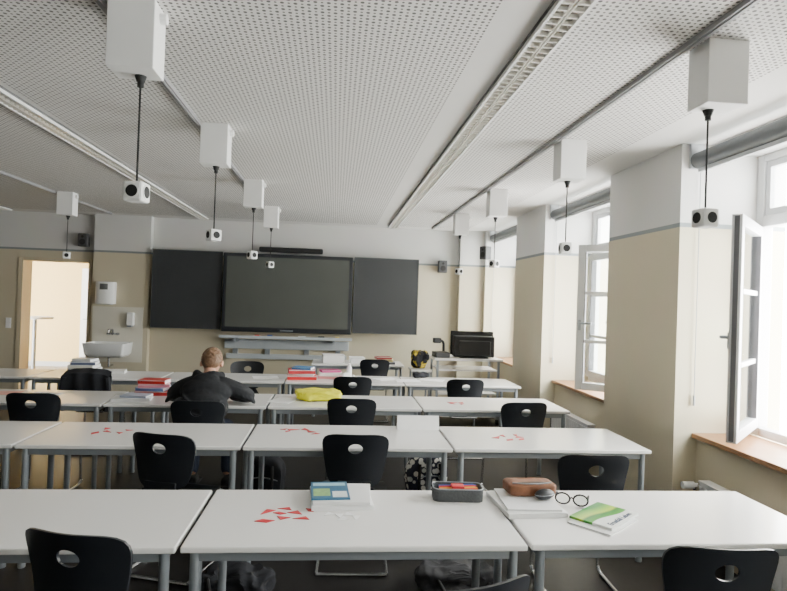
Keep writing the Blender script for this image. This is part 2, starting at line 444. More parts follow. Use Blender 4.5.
tb = table(); used = [False]
ROWN = [2.2, 3.65, 4.98, 6.42]
for ri, yn in enumerate(ROWN):
    xs = [1.43, .12, -1.19, -2.5, -3.81] if ri != 3 else [1.45, .14, -1.17, -2.48, -3.79]
    for x in xs[:4 if ri == 0 else 5]:
        place(tb, used, (x, yn+.325, 0), rad(random.uniform(-.3, .3)))
t = dup(tb, (.35, 8.55, 0), 0, "white-topped teacher's table in front of the display")
ch = chair(); used = [False]
chairs = [(-.86,2.04,-16,None),(1.365,1.88,-6,None),(.46,1.65,20,"black plastic school chair turned away from the table"),
 (-.98,3.47,-18,None),(.15,3.50,-2,None),(1.45,3.08,-3,None),
 (-2.3,4.76,0,None),(-1.01,4.54,0,"black plastic school chair with a student sitting on it"),(.16,4.76,-3,None),(1.60,4.72,4,None),
 (-2.41,6.12,0,"black plastic school chair with a black jacket over it"),(.21,6.10,0,None),(1.40,6.08,0,None),(.56,7.9,0,None),(-1.03,7.34,180,None)]
for x, y, a, lb in chairs:
    R = Matrix.Rotation(rad(a), 3, 'Z'); off = R @ Vector((0, .24, 0))
    place(ch, used, (x+off.x, y+off.y, 0), rad(a), lb)

# ---------------------------------------------------------------- front wall equipment
DY = 9.32
r = empty("interactive_display", (-.74, DY, 1.08))
info(r, "large interactive display with dark screen mounted between two boards", "display")
M().box(-1.0,1.0,0,.09,0,1.22).done("bezel", BLACKP, r, bevel=.01)
M().box(-.945,.945,-.004,.002,.075,1.165).done("screen", SCREEN, r)
M().box(-.35,.35,.09,.27,.2,1.0).done("mount", STEEL, r)
M().box(-.1,.1,-.006,-.001,.025,.04).done("control_strip", STEEL, r)
BFR = mat("board_frame",(.1,.11,.11),.4,.5,noise=.02)
for x0, x1 in ((-2.82,-1.765),(.285,1.32)):
    o = empty("writing_board", ((x0+x1)/2, 9.4, 1.10)); h = (x1-x0)/2
    info(o, "dark grey writing board beside the display", "blackboard", "dark writing boards")
    M().box(-h+.012,h-.012,0,.03,.012,1.2).done("board_panel", BOARD, o)
    M().box(-h,h,-.004,.034,0,.012).box(-h,h,-.004,.034,1.2,1.212).box(-h,-h+.012,-.004,.034,.012,1.2).box(h-.012,h,-.004,.034,.012,1.2).done("frame", BFR, o)
    for x in (-.3, .25): M().box(x,x+.05,.034,.198,.2,1.0).done("wall_bracket", STEEL, o)
r = empty("display_lift_base", (-.74, 9.3, 0))
info(r, "pale grey pen shelf and wall rails under the display", "display stand")
M().box(-1.02,1.02,.0,.17,.985,1.0).box(-1.02,1.02,-.012,.0,.98,1.025).done("pen_shelf", LBLUE, r, bevel=.003)
M().box(-.98,.98,.24,.3,.80,.95).done("upper_rail", LBLUE, r, bevel=.008)
M().box(-.95,.95,.25,.3,.64,.72).done("lower_rail", LBLUE, r, bevel=.003)
for x in (-.85, -.35, .27, .77): M().box(x,x+.08,.24,.3,.72,.80).done("rail_bracket", STEEL, r, bevel=.003)
for x in (-.8, .72): M().box(x,x+.03,.0,.3,.92,.984).done("shelf_bracket", STEEL, r)
for x, c, w_ in ((-1.2,(.75,.1,.06),.07),(-1.0,(.1,.2,.6),.08),(-.5,(.85,.85,.8),.12),(-.2,(.05,.05,.05),.1),(.05,(.9,.75,.2),.06)):
    o = M().box(-w_/2,w_/2,-.025,.025,0,.035).done("board_eraser", mat("eraser_colour",c,.6,noise=.1), loc=(x,9.38,1.0005), bevel=.006)
    info(o, "small board eraser lying on the pen shelf", "eraser", "erasers on the pen shelf")
r = empty("sound_bar", (-.72, 9.42, 2.34))
info(r, "slim black speaker bar fixed above the display", "speaker")
M().box(-.5,.5,0,.1,0,.08).done("body", BLACKP, r, bevel=.02)
M().box(-.46,.46,-.004,.0,.012,.068).done("grille", BLACKR, r)
M().box(-.2,.2,.1,.18,.02,.06).done("bracket", STEEL, r)
SPK = mat("speaker_grey",(.05,.05,.055),.5,noise=.05)
for p, rz in (((-3.88,9.5,2.31),0),((1.72,9.5,2.12),0),((2.30,9.0,2.33),rad(-60))):
    o = empty("wall_speaker", p, rz); info(o, "small dark loudspeaker mounted high on the wall", "speaker", "wall loudspeakers")
    M().box(-.07,.07,-.06,.06,0,.2).done("cabinet", SPK, o, bevel=.01)
    for z, q in ((.07,.045),(.15,.02)): M().cyl((0,-.063,z),(0,-.058,z),q,18).done("cone", BLACKR, o, True)
    M().box(-.02,.02,.06,.1,.07,.13).done("bracket", BLACKP, o)
r = empty("wash_basin", (-3.38, 9.471, .655))
info(r, "white rectangular ceramic wash basin with chrome tap", "sink")
m = M()
def rr(w_, d_, c, y0):
    pts = []
    for cx, cy, a0 in ((w_-c, y0-c, 0), (-w_+c, y0-c, 90), (-w_+c, y0-d_+c, 180), (w_-c, y0-d_+c, 270)):
        for k in range(6): a = rad(a0+k*18); pts.append((cx+c*math.cos(a), cy+c*math.sin(a)))
    return pts
rings = [(.24,.34,.04,-.0,-.0),(.28,.39,.04,-.0,.04),(.30,.42,.03,.0,.21),(.27,.34,.03,-.05,.21),(.25,.31,.04,-.07,.08),(.1,.12,.04,-.16,.05)]
vs = []
for w_, d_, c, y0, z in rings: vs.append([m.bm.verts.new((x, y, z)) for x, y in rr(w_, d_, c, y0)])
for a, b in zip(vs, vs[1:]):
    n = len(a)
    for k in range(n): m.bm.faces.new((a[k], a[(k+1)%n], b[(k+1)%n], b[k]))
m.bm.faces.new(vs[0]); m.bm.faces.new(vs[-1])
m.done("basin", CERAM, r, True)
M().tube([(0,-.03,.33),(0,-.03,.40),(0,-.2,.40),(0,-.2,.36)],.013,fr=.03).cyl((0,0,.33),(0,-.05,.33),.018).cyl((-.09,-.02,.33),(-.05,-.02,.33),.02).cyl((.05,-.02,.33),(.09,-.02,.33),.02).cyl((-.05,-.02,.33),(.05,-.02,.33),.013).done("tap", CHROME, r, True)
M().cyl((0,-.16,.06),(0,-.16,-.15),.02).cyl((0,-.16,-.15),(0,0,-.15),.016).done("drain_pipe", CHROME, r, True)
r = empty("paper_towel_dispenser", (-3.50, 9.48, 1.44)); info(r, "white towel dispenser with rounded front and dark window", "towel dispenser")
m = M(); prof=[(-.14,0),(.14,0),(.14,-.09)]+[(.14*math.cos(rad(a))*1.0,-.09-.06*math.sin(rad(a))) for a in range(10,171,16)]+[(-.14,-.09)]
m.prism(prof,0,.34); m.done("body", WHITE, r, True, bevel=.01)
m = M(); m.prism([(x*.72,y*1.02-.003) for x,y in prof[3:-1]],.22,.31); m.done("dark_window", DGR, r, True)
M().box(-.1,.1,-.12,-.03,-.008,.001).done("slot", EDGEM, r)
r = empty("soap_dispenser", (-3.12, 9.472, 1.12)); info(r, "white soap dispenser beside the tap", "soap dispenser")
M().box(-.05,.05,-.09,0,0,.2).done("body", WHITE, r, bevel=.012)
M().box(-.03,.03,-.11,-.02,-.02,.0).done("lever", STEEL, r)
r = empty("light_switch", (-4.98, YF, 1.1)); info(r, "white double light switch beside the doorway", "light switch")
M().box(-.04,.04,-.01,0,-.08,.08).done("plate", WHITE, r, bevel=.002)
for z in (.01, -.07): M().box(-.03,.03,-.016,-.01,z,z+.06).done("rocker", PAPER, r)
r = empty("wall_outlet", (2.2, YF-.16, 1.1)); info(r, "white double wall outlet on the service duct", "power outlet")
M().box(-.04,.04,-.01,0,-.08,.08).done("plate", WHITE, r, bevel=.002)
for z in (.04, -.04): M().cyl((0,-.012,z),(0,-.01,z),.025).done("socket_face", BLACKR, r)

# lectern with monitor
r = empty("media_cart", (1.82, 8.1, 0)); info(r, "white media cart with shelves next to the teacher's table", "cart")
M().box(-.47,.47,-.3,.3,.86,.89).done("worktop", TOPM, r, bevel=.005)
for x in (-.42,.42):
    M().box(x-.015,x+.015,-.26,-.23,.07,.86).box(x-.015,x+.015,.23,.26,.07,.86).box(x-.015,x+.015,-.23,.23,.07,.1).done("side_frame", STEEL, r)
for z in (.1,.4,.72): M().box(-.40,.40,-.25,.25,z,z+.02).done("shelf", TOPM, r)
for x in (-.42,.42):
    for y in (-.245,.245): M().cyl((x-.015,y,.035),(x+.015,y,.035),.035).done("caster", BLACKR, r, True)
r = empty("computer_monitor", (1.92, 8.08, .8905), rad(-2)); info(r, "bulky black computer monitor seen from behind on the cart", "monitor")
M().box(-.30,.30,.02,.06,.03,.36).done("display_panel", BLACKR, r, bevel=.01)
M().box(-.28,.28,-.16,.019,.014,.30).box(-.22,.22,-.2,-.16,.03,.24).done("display_back", BLACKR, r, bevel=.015)
M().box(-.2,.2,-.17,.1,0,.012).done("base", BLACKP, r, bevel=.004)
M().box(-.285,.285,.06,.062,.045,.345).done("screen", SCREEN, r)
r = empty("document_camera", (1.47, 8.02, .8905), rad(5)); info(r, "black document camera with folded arm on the cart", "document camera")
M().box(-.1,.1,-.12,.12,0,.07).done("base", BLACKP, r, bevel=.01)
M().tube([(.06,.08,.07),(.06,.09,.2),(-.04,.02,.24)],.018,fr=.04).done("arm", BLACKP, r, True)
M().box(-.11,-.01,-.05,.06,.19,.26).done("camera_head", BLACKP, r, bevel=.012)

# ---------------------------------------------------------------- books and things
def book(loc, rz, w_, d_, h_, col, label, name="book", cat="book", cm=None):
    r = empty(name, loc, rz); info(r, label, cat)
    c = cm or mat("cover", col, .35, noise=.08, nscale=9)
    M().box(-w_/2,w_/2,-d_/2,d_/2,0,.002).box(-w_/2,w_/2,-d_/2,d_/2,h_-.002,h_).box(-w_/2,-w_/2+.002,-d_/2,d_/2,.002,h_-.002).box(-w_/2+.002,w_/2,-d_/2,-d_/2+.002,.002,h_*.75).done("cover", c, r)
    M().box(-w_/2+.002,w_/2-.004,-d_/2+.004,d_/2-.004,.002,h_-.002).done("pages", PAPER, r)
    return r
TZ = .7305
def stack(x, y, specs, z=TZ):
    for w_, d_, h_, col, rz, lb in specs:
        book((x+random.uniform(-.012,.012), y+random.uniform(-.01,.01), z), rad(rz), w_, d_, h_, col, lb)
        z += h_+.0005
    return z
def text_on(parent, s, size, loc, m, rz=0.0, name="printed_title"):
    c = bpy.data.curves.new(name, 'FONT'); c.body = s; c.size = size; c.extrude = .0003; c.align_x = 'CENTER'; c.offset = .0008
    o = bpy.data.objects.new("t", c); COL.objects.link(o); bpy.context.view_layer.update()
    me = bpy.data.meshes.new_from_object(o.evaluated_get(bpy.context.evaluated_depsgraph_get()))
    bpy.data.objects.remove(o); me.materials.clear(); me.materials.append(m)
    n = bpy.data.objects.new(name, me); COL.objects.link(n); n.parent = parent; n.location = loc; n.rotation_euler = (0, 0, rz)
def crumple(name, part, loc, sz, m_, label, cat, rz=0, amp=.03, fq=14, seed=0, ex=.6):
    r = empty(name, loc, rz); info(r, label, cat)
    m = M(); bmesh.ops.create_icosphere(m.bm, subdivisions=5, radius=1)
    for v in m.bm.verts:
        c = Vector([math.copysign(abs(q)**ex, q) for q in v.co])
        p = Vector((c.x*sz[0], c.y*sz[1], c.z*sz[2]+sz[2]))
        n1 = mnoise.noise(p*fq+Vector((seed,0,0))); n2 = abs(mnoise.noise(p*fq*2.3+Vector((0,seed,3))))
        p += v.co.normalized()*(n1*amp - n2*amp*.7)
        p.z = max(0, p.z)
        v.co = p
    m.done(part, m_, r, True); return r
book((.055, 2.71, TZ), rad(4), .27, .28, .020, (.88,.88,.88), "white exercise book lying under a paper pad", "exercise_book")
o = M().box(-.125,.125,-.13,.13,0,.014).done("paper_stack", PAPER, loc=(.065,2.71,TZ+.0205), rot=(0,0,rad(-3)), bevel=.002); info(o, "thick white paper pad under the teal magazine", "paper")
b = book((.005, 2.72, TZ+.035), rad(3), .17, .24, .006, (.02,.13,.25), "teal magazine with green pictures on white papers", "magazine", "magazine")
M().box(-.075,.0,-.08,.02,.006,.0064).done("printed_picture", mat("green_print",(.3,.5,.2),.4,noise=.4,nscale=40), b)
M().box(.01,.075,-.1,-.02,.006,.0064).done("printed_panel", mat("white_print",(.8,.85,.85),.4,noise=.1,nscale=40), b)
M().box(-.075,.075,.06,.10,.006,.0064).done("printed_band", mat("light_blue_print",(.35,.6,.7),.4,noise=.1,nscale=40), b)
for x, y, a in ((-.0,2.53,20),(.045,2.51,70),(.09,2.52,130),(.06,2.475,10),(.115,2.49,60)):
    o = M().prism([(-.024,-.014),(.026,-.012),(.01,.02)],0,.002).done("paper_scrap", PAPER, loc=(x,y,TZ), rot=(0,0,rad(a)))
    info(o, "small white scrap of cut paper on the table", "paper scrap", "white paper scraps")
r = empty("pencil_case", (.60, 2.73, TZ), rad(-4)); info(r, "open grey felt pencil case filled with pens", "pencil case")
GR = mat("dark_grey_felt", (.07,.075,.08), .9, noise=.3, nscale=90, bump=.3)
def stad(L_, W_, rc, n=6):
    pts=[]
    for cx,cy,a0 in ((L_-rc,-W_+rc,-90),(L_-rc,W_-rc,0),(-L_+rc,W_-rc,90),(-L_+rc,-W_+rc,180)):
        for k in range(n+1): a=rad(a0+90*k/n); pts.append((cx+rc*math.cos(a),cy+rc*math.sin(a)))
    return pts
m = M(); o1 = stad(.116,.056,.03); i1 = stad(.108,.048,.024); n = len(o1)
A = [m.bm.verts.new((x,y,0)) for x,y in o1]; B = [m.bm.verts.new((x*1.02,y*1.02,.058)) for x,y in o1]; C = [m.bm.verts.new((x,y,.058)) for x,y in i1]; D = [m.bm.verts.new((x,y,.012)) for x,y in i1]
for P_, Q in ((A,B),(B,C),(C,D)):
    for k in range(n): m.bm.faces.new((P_[k],P_[(k+1)%n],Q[(k+1)%n],Q[k]))
m.bm.faces.new(A); m.bm.faces.new(D); m.done("case_body", GR, r, True)
M().tube([(x*1.0,y*1.0,.058) for x,y in o1], .003, closed=True).done("zipper", STEEL, r, True)
for k,(c,y) in enumerate((((.8,.1,.05),-.03),((.9,.45,.05),-.01),((.75,.05,.05),.012),((.05,.1,.4),.03))):
    M().cyl((-.085,y,.046),(.08,y+.008,.052),.006,8).cyl((.08,y+.008,.052),(.095,y+.009,.0525),.005,8,.001).done("pen", mat("pen_colour",c,.4,noise=.02), r, True)
M().box(-.03,.03,-.03,.02,.052,.064).done("eraser", RED, r, bevel=.004)
book((.895, 2.63, TZ), rad(4), .27, .31, .020, (.88,.88,.87), "white exercise book under a brown leather pouch", "exercise_book")
book((.905, 2.64, TZ+.0205), rad(-3), .24, .28, .008, (.85,.85,.86), "thin white notebook on a white exercise book", "notebook")
LE = mat("brown_leather", (.20,.075,.032), .5, noise=.35, nscale=30, bump=.2)
LEI = mat("dark_leather_lining", (.06,.03,.02), .7, noise=.3, nscale=40)
PZ = TZ+.029
r = crumple("leather_pouch","pouch_body",(.945,2.725,PZ),(.118,.062,.028),LE,"flat brown leather pouch lying half open on an exercise book","pouch",rad(3),.005,12,3,.3)
M().ell((.0,-.03,.053),(.085,.020,.006)).done("open_mouth", LEI, r, True)
M().tube([(-.095,-.03,.056),(-.04,-.052,.058),(.04,-.052,.058),(.095,-.03,.056)],.0028,fr=.03).done("zipper", STEEL, r, True)
r = empty("sunglasses_case", (.985, 2.628, PZ), rad(20)); info(r, "small black glasses case beside the leather pouch", "glasses case")
M().ell((0,0,.024),(.052,.028,.0235)).done("case_body", BLACKP, r, True)
M().tube([(.051*math.cos(a),.0275*math.sin(a),.025) for a in [rad(k*20) for k in range(18)]],.0015,closed=True).done("seam", STEEL, r, True)
r = empty("eyeglasses", (1.115, 2.63, TZ), rad(-25)); info(r, "black-framed eyeglasses lying on the table", "glasses")
m = M()
for s_ in (-1,1): m.tube([(s_*.040+.032*math.cos(a),0,.029+.025*math.sin(a)) for a in [rad(k*24) for k in range(15)]],.0042,seg=6,closed=True)
m.tube([(-.009,0,.032),(0,0,.037),(.009,0,.032)],.0036,seg=6); m.done("frame", BLACKR, r, True)
for s_ in (-1,1): M().tube([(s_*.071,0,.034),(s_*.073,.1,.026),(s_*.069,.14,.005)],.0042,seg=6,fr=.02).done("temple", BLACKR, r, True)
for s_ in (-1,1): M().cyl((s_*.040,-.0005,.029),(s_*.040,.0005,.029),.027,18).done("lens", GLASS, r)
def green_cover():
    m = mat("green_printed_cover",(.8,.85,.75),.3)
    nt = m.node_tree; b_ = nt.nodes["Principled BSDF"]; tc = nt.nodes.new("ShaderNodeTexCoord")
    sp = nt.nodes.new("ShaderNodeSeparateXYZ"); nt.links.new(tc.outputs["Object"], sp.inputs[0])
    wv = nt.nodes.new("ShaderNodeMath"); wv.operation='MULTIPLY'; wv.inputs[1].default_value=16; nt.links.new(sp.outputs["X"], wv.inputs[0])
    sn = nt.nodes.new("ShaderNodeMath"); sn.operation='SINE'; nt.links.new(wv.outputs[0], sn.inputs[0])
    a1 = nt.nodes.new("ShaderNodeMath"); a1.operation='MULTIPLY_ADD'; a1.inputs[1].default_value=4.2; a1.inputs[2].default_value=.45; nt.links.new(sp.outputs["Y"], a1.inputs[0])
    a2 = nt.nodes.new("ShaderNodeMath"); a2.operation='MULTIPLY_ADD'; a2.inputs[1].default_value=.07; nt.links.new(sn.outputs[0], a2.inputs[0]); nt.links.new(a1.outputs[0], a2.inputs[2])
    cr = nt.nodes.new("ShaderNodeValToRGB"); e = cr.color_ramp.elements
    e[0].position=.34; e[0].color=(.88,.90,.87,1); e[1].position=.36; e[1].color=(.07,.36,.03,1)
    k=e.new(.5); k.color=(.02,.20,.03,1); k=e.new(.56); k.color=(.45,.60,.04,1); k=e.new(.68); k.color=(.2,.48,.04,1); k=e.new(.8); k.color=(.03,.25,.04,1)
    nt.links.new(a2.outputs[0], cr.inputs[0]); nt.links.new(cr.outputs[0], b_.inputs["Base Color"]); return m
book((1.175, 2.435, TZ), rad(40), .27, .19, .006, (.87,.88,.86), "white booklet lying under the green book", "exercise_book")
b = book((1.20, 2.475, TZ+.0065), rad(40), .27, .19, .010, None, "green and white schoolbook with printed title", "schoolbook", "book", green_cover())
text_on(b, "Ernstfall Leben", .034, (.0,-.080,.0102), mat("dark_blue_ink",(.01,.03,.10),.5,noise=.02))
def pieces(cx, cy, sx, sy, n, big=1.0):
    k = 0; placed = []; tries = 0
    while k < n and tries < 500:
        tries += 1
        s_ = random.uniform(.024,.042)*big; x = cx+random.uniform(-1,1)*sx; y = cy+random.uniform(-1,1)*sy
        if any((x-a)**2+(y-b_)**2 < (.8*(s_+c))**2 for a,b_,c in placed): continue
        placed.append((x,y,s_)); k += 1
        pts = random.choice([[(-s_,-s_*.5),(s_,-s_*.5),(0,s_*.6)], [(-s_,-s_*.5),(s_,-s_*.5),(-s_,s_*.8)], [(-s_,-s_*.4),(s_*.4,-s_*.4),(s_,s_*.4),(-s_*.4,s_*.4)]])
        o = M().prism(pts,0,.002).done("puzzle_piece", RED, loc=(x,y,TZ), rot=(0,0,random.uniform(0,6)))
        info(o, "flat red geometric puzzle piece on the table", "puzzle piece", "red puzzle pieces")
pieces(-.165,2.52,.10,.075,8); pieces(-1.43,4.03,.10,.07,5); pieces(-.20,4.07,.12,.08,6); pieces(1.22,3.97,.10,.08,6); pieces(1.12,5.3,.08,.06,4)
r = empty("folded_card", (.62,4.2,TZ)); info(r, "white folded paper card standing on the table", "card")
M().box(-.15,.15,-.001,.001,0,.10,R=Matrix.Translation((0,-.03,0)) @ Matrix.Rotation(rad(-16),4,'X')).done("front_leaf", PAPER, r)
M().box(-.15,.15,-.001,.001,0,.10,R=Matrix.Translation((0,.03,0)) @ Matrix.Rotation(rad(16),4,'X')).done("back_leaf", PAPER, r)
PINK = mat("pink_paper",(.7,.35,.30),.7,noise=.3)
o = M().box(-.15,.15,-.1,.1,0,.002).done("worksheet", PINK, loc=(-2.85,5.42,TZ), rot=(0,0,rad(5))); info(o, "pinkish printed worksheet on the table", "paper")
o = M().box(-.13,.13,-.09,.09,0,.002).done("worksheet", PAPER, loc=(-2.48,5.4,TZ), rot=(0,0,rad(-8))); info(o, "white worksheet on the table", "paper")
book((-1.68,5.2,TZ), rad(8), .3, .21, .025, (.8,.8,.8), "white ring binder beside the student", "folder")
book((-1.65,5.21,TZ+.0255), rad(-6), .22, .16, .018, (.45,.50,.62), "thin blue-grey notebook on a white binder", "notebook")
stack(-1.60,5.50,[(.28,.2,.04,(.6,.03,.03),5,"thick red book at the bottom of a stack"),(.25,.18,.03,(.15,.25,.55),-8,"blue book in a stack"),(.26,.18,.03,(.75,.3,.38),12,"pink book in a stack"),(.24,.16,.035,(.65,.04,.03),-4,"red book on top of a stack")])
stack(-1.33,5.5,[(.18,.2,.035,(.65,.05,.04),-15,"red booklet beside the book stack"),(.16,.18,.025,(.85,.85,.85),10,"white booklet on a red one"),(.14,.12,.025,(.05,.06,.2),30,"small dark blue booklet on a white one")])
o = M().box(-.1,.1,-.14,.14,0,.004).done("paper_stack", PAPER, loc=(-.42,5.28,TZ), rot=(0,0,rad(-20))); info(o, "white papers beside the student's elbow", "paper")
YE = mat("yellow_fabric",(.82,.80,.02),.55,noise=.12,nscale=25,bump=.2)
r = crumple("yellow_pouch","pouch_body",(-.12,5.38,TZ),(.21,.14,.042),YE,"bright neon yellow fabric pouch lying flat on the table","pouch",rad(4),.02,11,2,.45)
M().tube([(.16,-.11,.02),(.24,-.13,.006),(.22,-.17,.006),(.15,-.17,.006)],.006,fr=.03).done("strap", RED, r, True)
stack(-2.78,6.98,[(.3,.22,.04,(.15,.15,.17),3,"dark folder at the bottom of a stack"),(.28,.2,.035,(.8,.78,.7),-5,"cream book in a stack"),(.26,.19,.035,(.1,.12,.2),6,"dark blue book in a stack"),(.22,.17,.03,(.8,.8,.8),-10,"white book on top of a stack")])
book((-2.44,6.9,TZ), rad(10), .24, .2, .03, (.82,.82,.8), "white notebook on the table near a book stack", "notebook")
stack(-.34,6.70,[(.32,.2,.045,(.62,.03,.03),4,"red book at the bottom of a stack"),(.28,.18,.02,(.85,.85,.83),-6,"white book in a stack"),(.29,.18,.045,(.55,.05,.06),8,"dark red book in a stack"),(.22,.16,.025,(.1,.3,.6),-14,"blue book on top of a stack")])
stack(-.02,6.80,[(.27,.18,.04,(.8,.35,.35),-12,"pink book on the table"),(.25,.16,.03,(.85,.85,.8),5,"white booklet on a pink book"),(.22,.14,.025,(.5,.04,.2),15,"purple red booklet on top")])
def bottle(x,y,z,r_,h_,c,cap,label):
    r = empty("bottle",(x,y,z)); info(r,label,"bottle")
    M().lathe([(r_*.9,0),(r_,.006),(r_,h_*.7),(r_*.5,h_*.85),(r_*.45,h_*.88)]).done("bottle_body", mat("bottle_plastic",c,.3,noise=.03), r, True)
    M().lathe([(r_*.5,h_*.88),(r_*.5,h_),(r_*.2,h_+.002)],seg=16).done("cap", mat("cap_plastic",cap,.4,noise=.03), r, True)
bottle(.19,6.92,TZ,.03,.16,(.85,.85,.85),(.85,.85,.85),"white glue bottle on the table")
r = empty("tape_dispenser",(.17,6.68,TZ),rad(20)); info(r,"white tape dispenser on the table","tape dispenser")
M().box(-.08,.08,-.025,.025,0,.03).box(-.06,.02,-.02,-.014,.03,.08).box(-.06,.02,.014,.02,.03,.08).box(.06,.08,-.02,.02,.03,.055).done("body", WHITE, r, bevel=.004)
M().cyl((-.02,-.012,.06),(-.02,.012,.06),.029,20).done("tape_roll", mat("tape_clear",(.6,.6,.5),.3,noise=.02), r, True)
for x, w_, h_ in ((.0,.3,.10),(.34,.2,.07)):
    r = empty("paper_box",(x,8.5,TZ),rad(5)); info(r,"white cardboard box on the teacher's table","box","white boxes on the teacher's table")
    M().box(-w_/2,w_/2,-.12,.12,0,h_).done("box_body", PAPER, r, bevel=.003)
    M().box(-w_/2-.004,w_/2+.004,-.124,.124,h_,h_+.012).done("lid", WHITE, r, bevel=.002)
stack(.72,8.45,[(.28,.2,.04,(.1,.1,.12),6,"black folder on the teacher's table"),(.26,.18,.03,(.6,.5,.2),-8,"tan book on a black folder"),(.22,.16,.03,(.3,.03,.03),10,"dark red book on top of a folder")])
DKF = mat("dark_fabric",(.014,.015,.02),.85,noise=.3,nscale=30,bump=.3)
GYF = mat("grey_fabric",(.05,.05,.055),.85,noise=.3,nscale=30,bump=.3)
for x,y,a in ((.85,6.72,8),(1.15,6.80,-20),(.62,6.8,30),(-.75,6.75,12)):
    o = M().box(-.14,.14,-.1,.1,0,.004).done("worksheet", PAPER, loc=(x,y,TZ), rot=(0,0,rad(a))); info(o, "white worksheet lying on the white table", "paper", "white worksheets")
r = crumple("pencil_pouch","pouch_body",(1.05,7.0,TZ),(.10,.05,.035),DKF,"dark soft pencil pouch on the table","pencil case",rad(10),.012,20,5)
def lump(name, loc, sz, m_, label, cat, rz=0, strap=None, partname="bag_body"):
    r = empty(name, loc, rz); info(r, label, cat)
    m = M(); bmesh.ops.create_uvsphere(m.bm,u_segments=24,v_segments=16,radius=1)
    for v in m.bm.verts:
        c = [math.copysign(abs(q)**.6,q) for q in v.co]
        k = 1+.05*math.sin(c[0]*6+c[2]*4)+.04*math.sin(c[1]*9+1)
        v.co = Vector((c[0]*sz[0]*k, c[1]*sz[1]*k, max(0,c[2]*sz[2]*(1-.1*abs(c[0]))+sz[2])))
    m.done(partname, m_, r, True)
    for s_ in (-1,1):
        M().tube([(s_*sz[0]*.5,-sz[1]*.9,sz[2]*1.7),(s_*sz[0]*.6,-sz[1]*1.25,sz[2]),(s_*sz[0]*.5,-sz[1]*1.0,sz[2]*.3)],.012,fr=.05).done("strap", strap, r, True)
    M().tube([(-.04,0,sz[2]*1.93),(-.03,0,sz[2]*2+.04),(.03,0,sz[2]*2+.04),(.04,0,sz[2]*1.93)],.008,fr=.02).done("handle", strap, r, True)
    M().tube([(-sz[0]*.8,-sz[1]*.75,sz[2]*1.2),(0,-sz[1]*1.06,sz[2]*1.35),(sz[0]*.8,-sz[1]*.75,sz[2]*1.2)],.005,fr=.1).done("zipper", STEEL, r, True)
    return r
M_PAT = mat("checked_fabric",(.5,.5,.5),.8)
nt = M_PAT.node_tree; vz = nt.nodes.new("ShaderNodeTexVoronoi"); vz.inputs["Scale"].default_value = 22
cr = nt.nodes.new("ShaderNodeValToRGB"); cr.color_ramp.interpolation='CONSTANT'; cr.color_ramp.elements[0].color=(.75,.74,.7,1); cr.color_ramp.elements[1].position=.45; cr.color_ramp.elements[1].color=(.03,.03,.05,1)
tc = nt.nodes.new("ShaderNodeTexCoord"); nt.links.new(tc.outputs["Object"],vz.inputs["Vector"]); nt.links.new(vz.outputs["Distance"],cr.inputs[0]); nt.links.new(cr.outputs[0],nt.nodes["Principled BSDF"].inputs["Base Color"])
lump("backpack",(.76,4.62,0),(.16,.11,.23),M_PAT,"black and white patterned backpack standing on the floor","backpack",rad(8),BLACKR)
lump("backpack",(-.48,4.6,0),(.14,.11,.22),DKF,"dark backpack standing on the floor under the tables","backpack",rad(-10),BLACKR)
def slump(loc, sz, m_, label, rz, seed):
    r = crumple("sports_bag","bag_body",loc,sz,m_,label,"bag",rz,.05,7,seed,.6)
    M().tube([(-sz[0]*.6,-sz[1]*.7,sz[2]*1.5),(-sz[0]*.3,-sz[1]*1.4,.012),(sz[0]*.5,-sz[1]*1.5,.012),(sz[0]*.7,-sz[1]*.6,sz[2]*1.2)],.011,fr=.06).done("strap", BLACKR, r, True)
slump((.74,3.32,0),(.24,.13,.09),GYF,"slumped dark grey bag lying on the floor",rad(5),1)
slump((-.5,3.32,0),(.2,.12,.08),DKF,"slumped black bag lying on the floor",rad(-8),4)
def jacket(loc, m_, label, rz=0):
    r = empty("jacket", loc, rz); info(r, label, "jacket")
    m = M(); nx, nz = 24, 18
    for off in (0, .012):
        g=[]
        for j in range(nz+1):
            t=j/nz; row=[]
            for i in range(nx+1):
                s_=-1+2*i/nx; hw=.20+.02*math.sin(t*5)+.01*t
                if t<.5: y=-.05-.03*math.sin(t*2*math.pi); z=.5+.36*(t/.5)
                else: y=.05+.03*math.sin(t*7); z=.86-.36*((t-.5)/.5)
                y+= .012*math.sin(s_*9+t*3); z-=.03*abs(s_)**3
                row.append(m.bm.verts.new((s_*hw, y*(1-off*8), z-off)))
            g.append(row)
        for j in range(nz):
            for i in range(nx): m.bm.faces.new((g[j][i],g[j][i+1],g[j+1][i+1],g[j+1][i]))
    m.done("jacket_body", m_, r, True)
    for s_ in (-1,1): M().tube([(s_*.20,-.05,.78),(s_*.22,-.05,.62),(s_*.20,-.03,.45)],.032,fr=.08).done("sleeve", m_, r, True)
jacket((-2.41,6.11,.01), DKF, "black jacket draped over a chair back")
YB_ = mat("yellow_black_fabric",(.5,.38,.04),.8)
nt = YB_.node_tree; n_=nt.nodes.new("ShaderNodeTexNoise"); n_.inputs["Scale"].default_value=9; tc=nt.nodes.new("ShaderNodeTexCoord"); nt.links.new(tc.outputs["Object"],n_.inputs["Vector"])
cr=nt.nodes.new("ShaderNodeValToRGB"); cr.color_ramp.elements[0].position=.5; cr.color_ramp.elements[0].color=(.012,.012,.015,1); cr.color_ramp.elements[1].position=.56; cr.color_ramp.elements[1].color=(.6,.45,.04,1)
nt.links.new(n_.outputs["Fac"],cr.inputs[0]); nt.links.new(cr.outputs[0],nt.nodes["Principled BSDF"].inputs["Base Color"])
crumple("jacket","jacket_body",(1.18,7.98,.731),(.12,.10,.13),YB_,"crumpled yellow and black jacket heaped on a stool","jacket",0,.04,9,7)
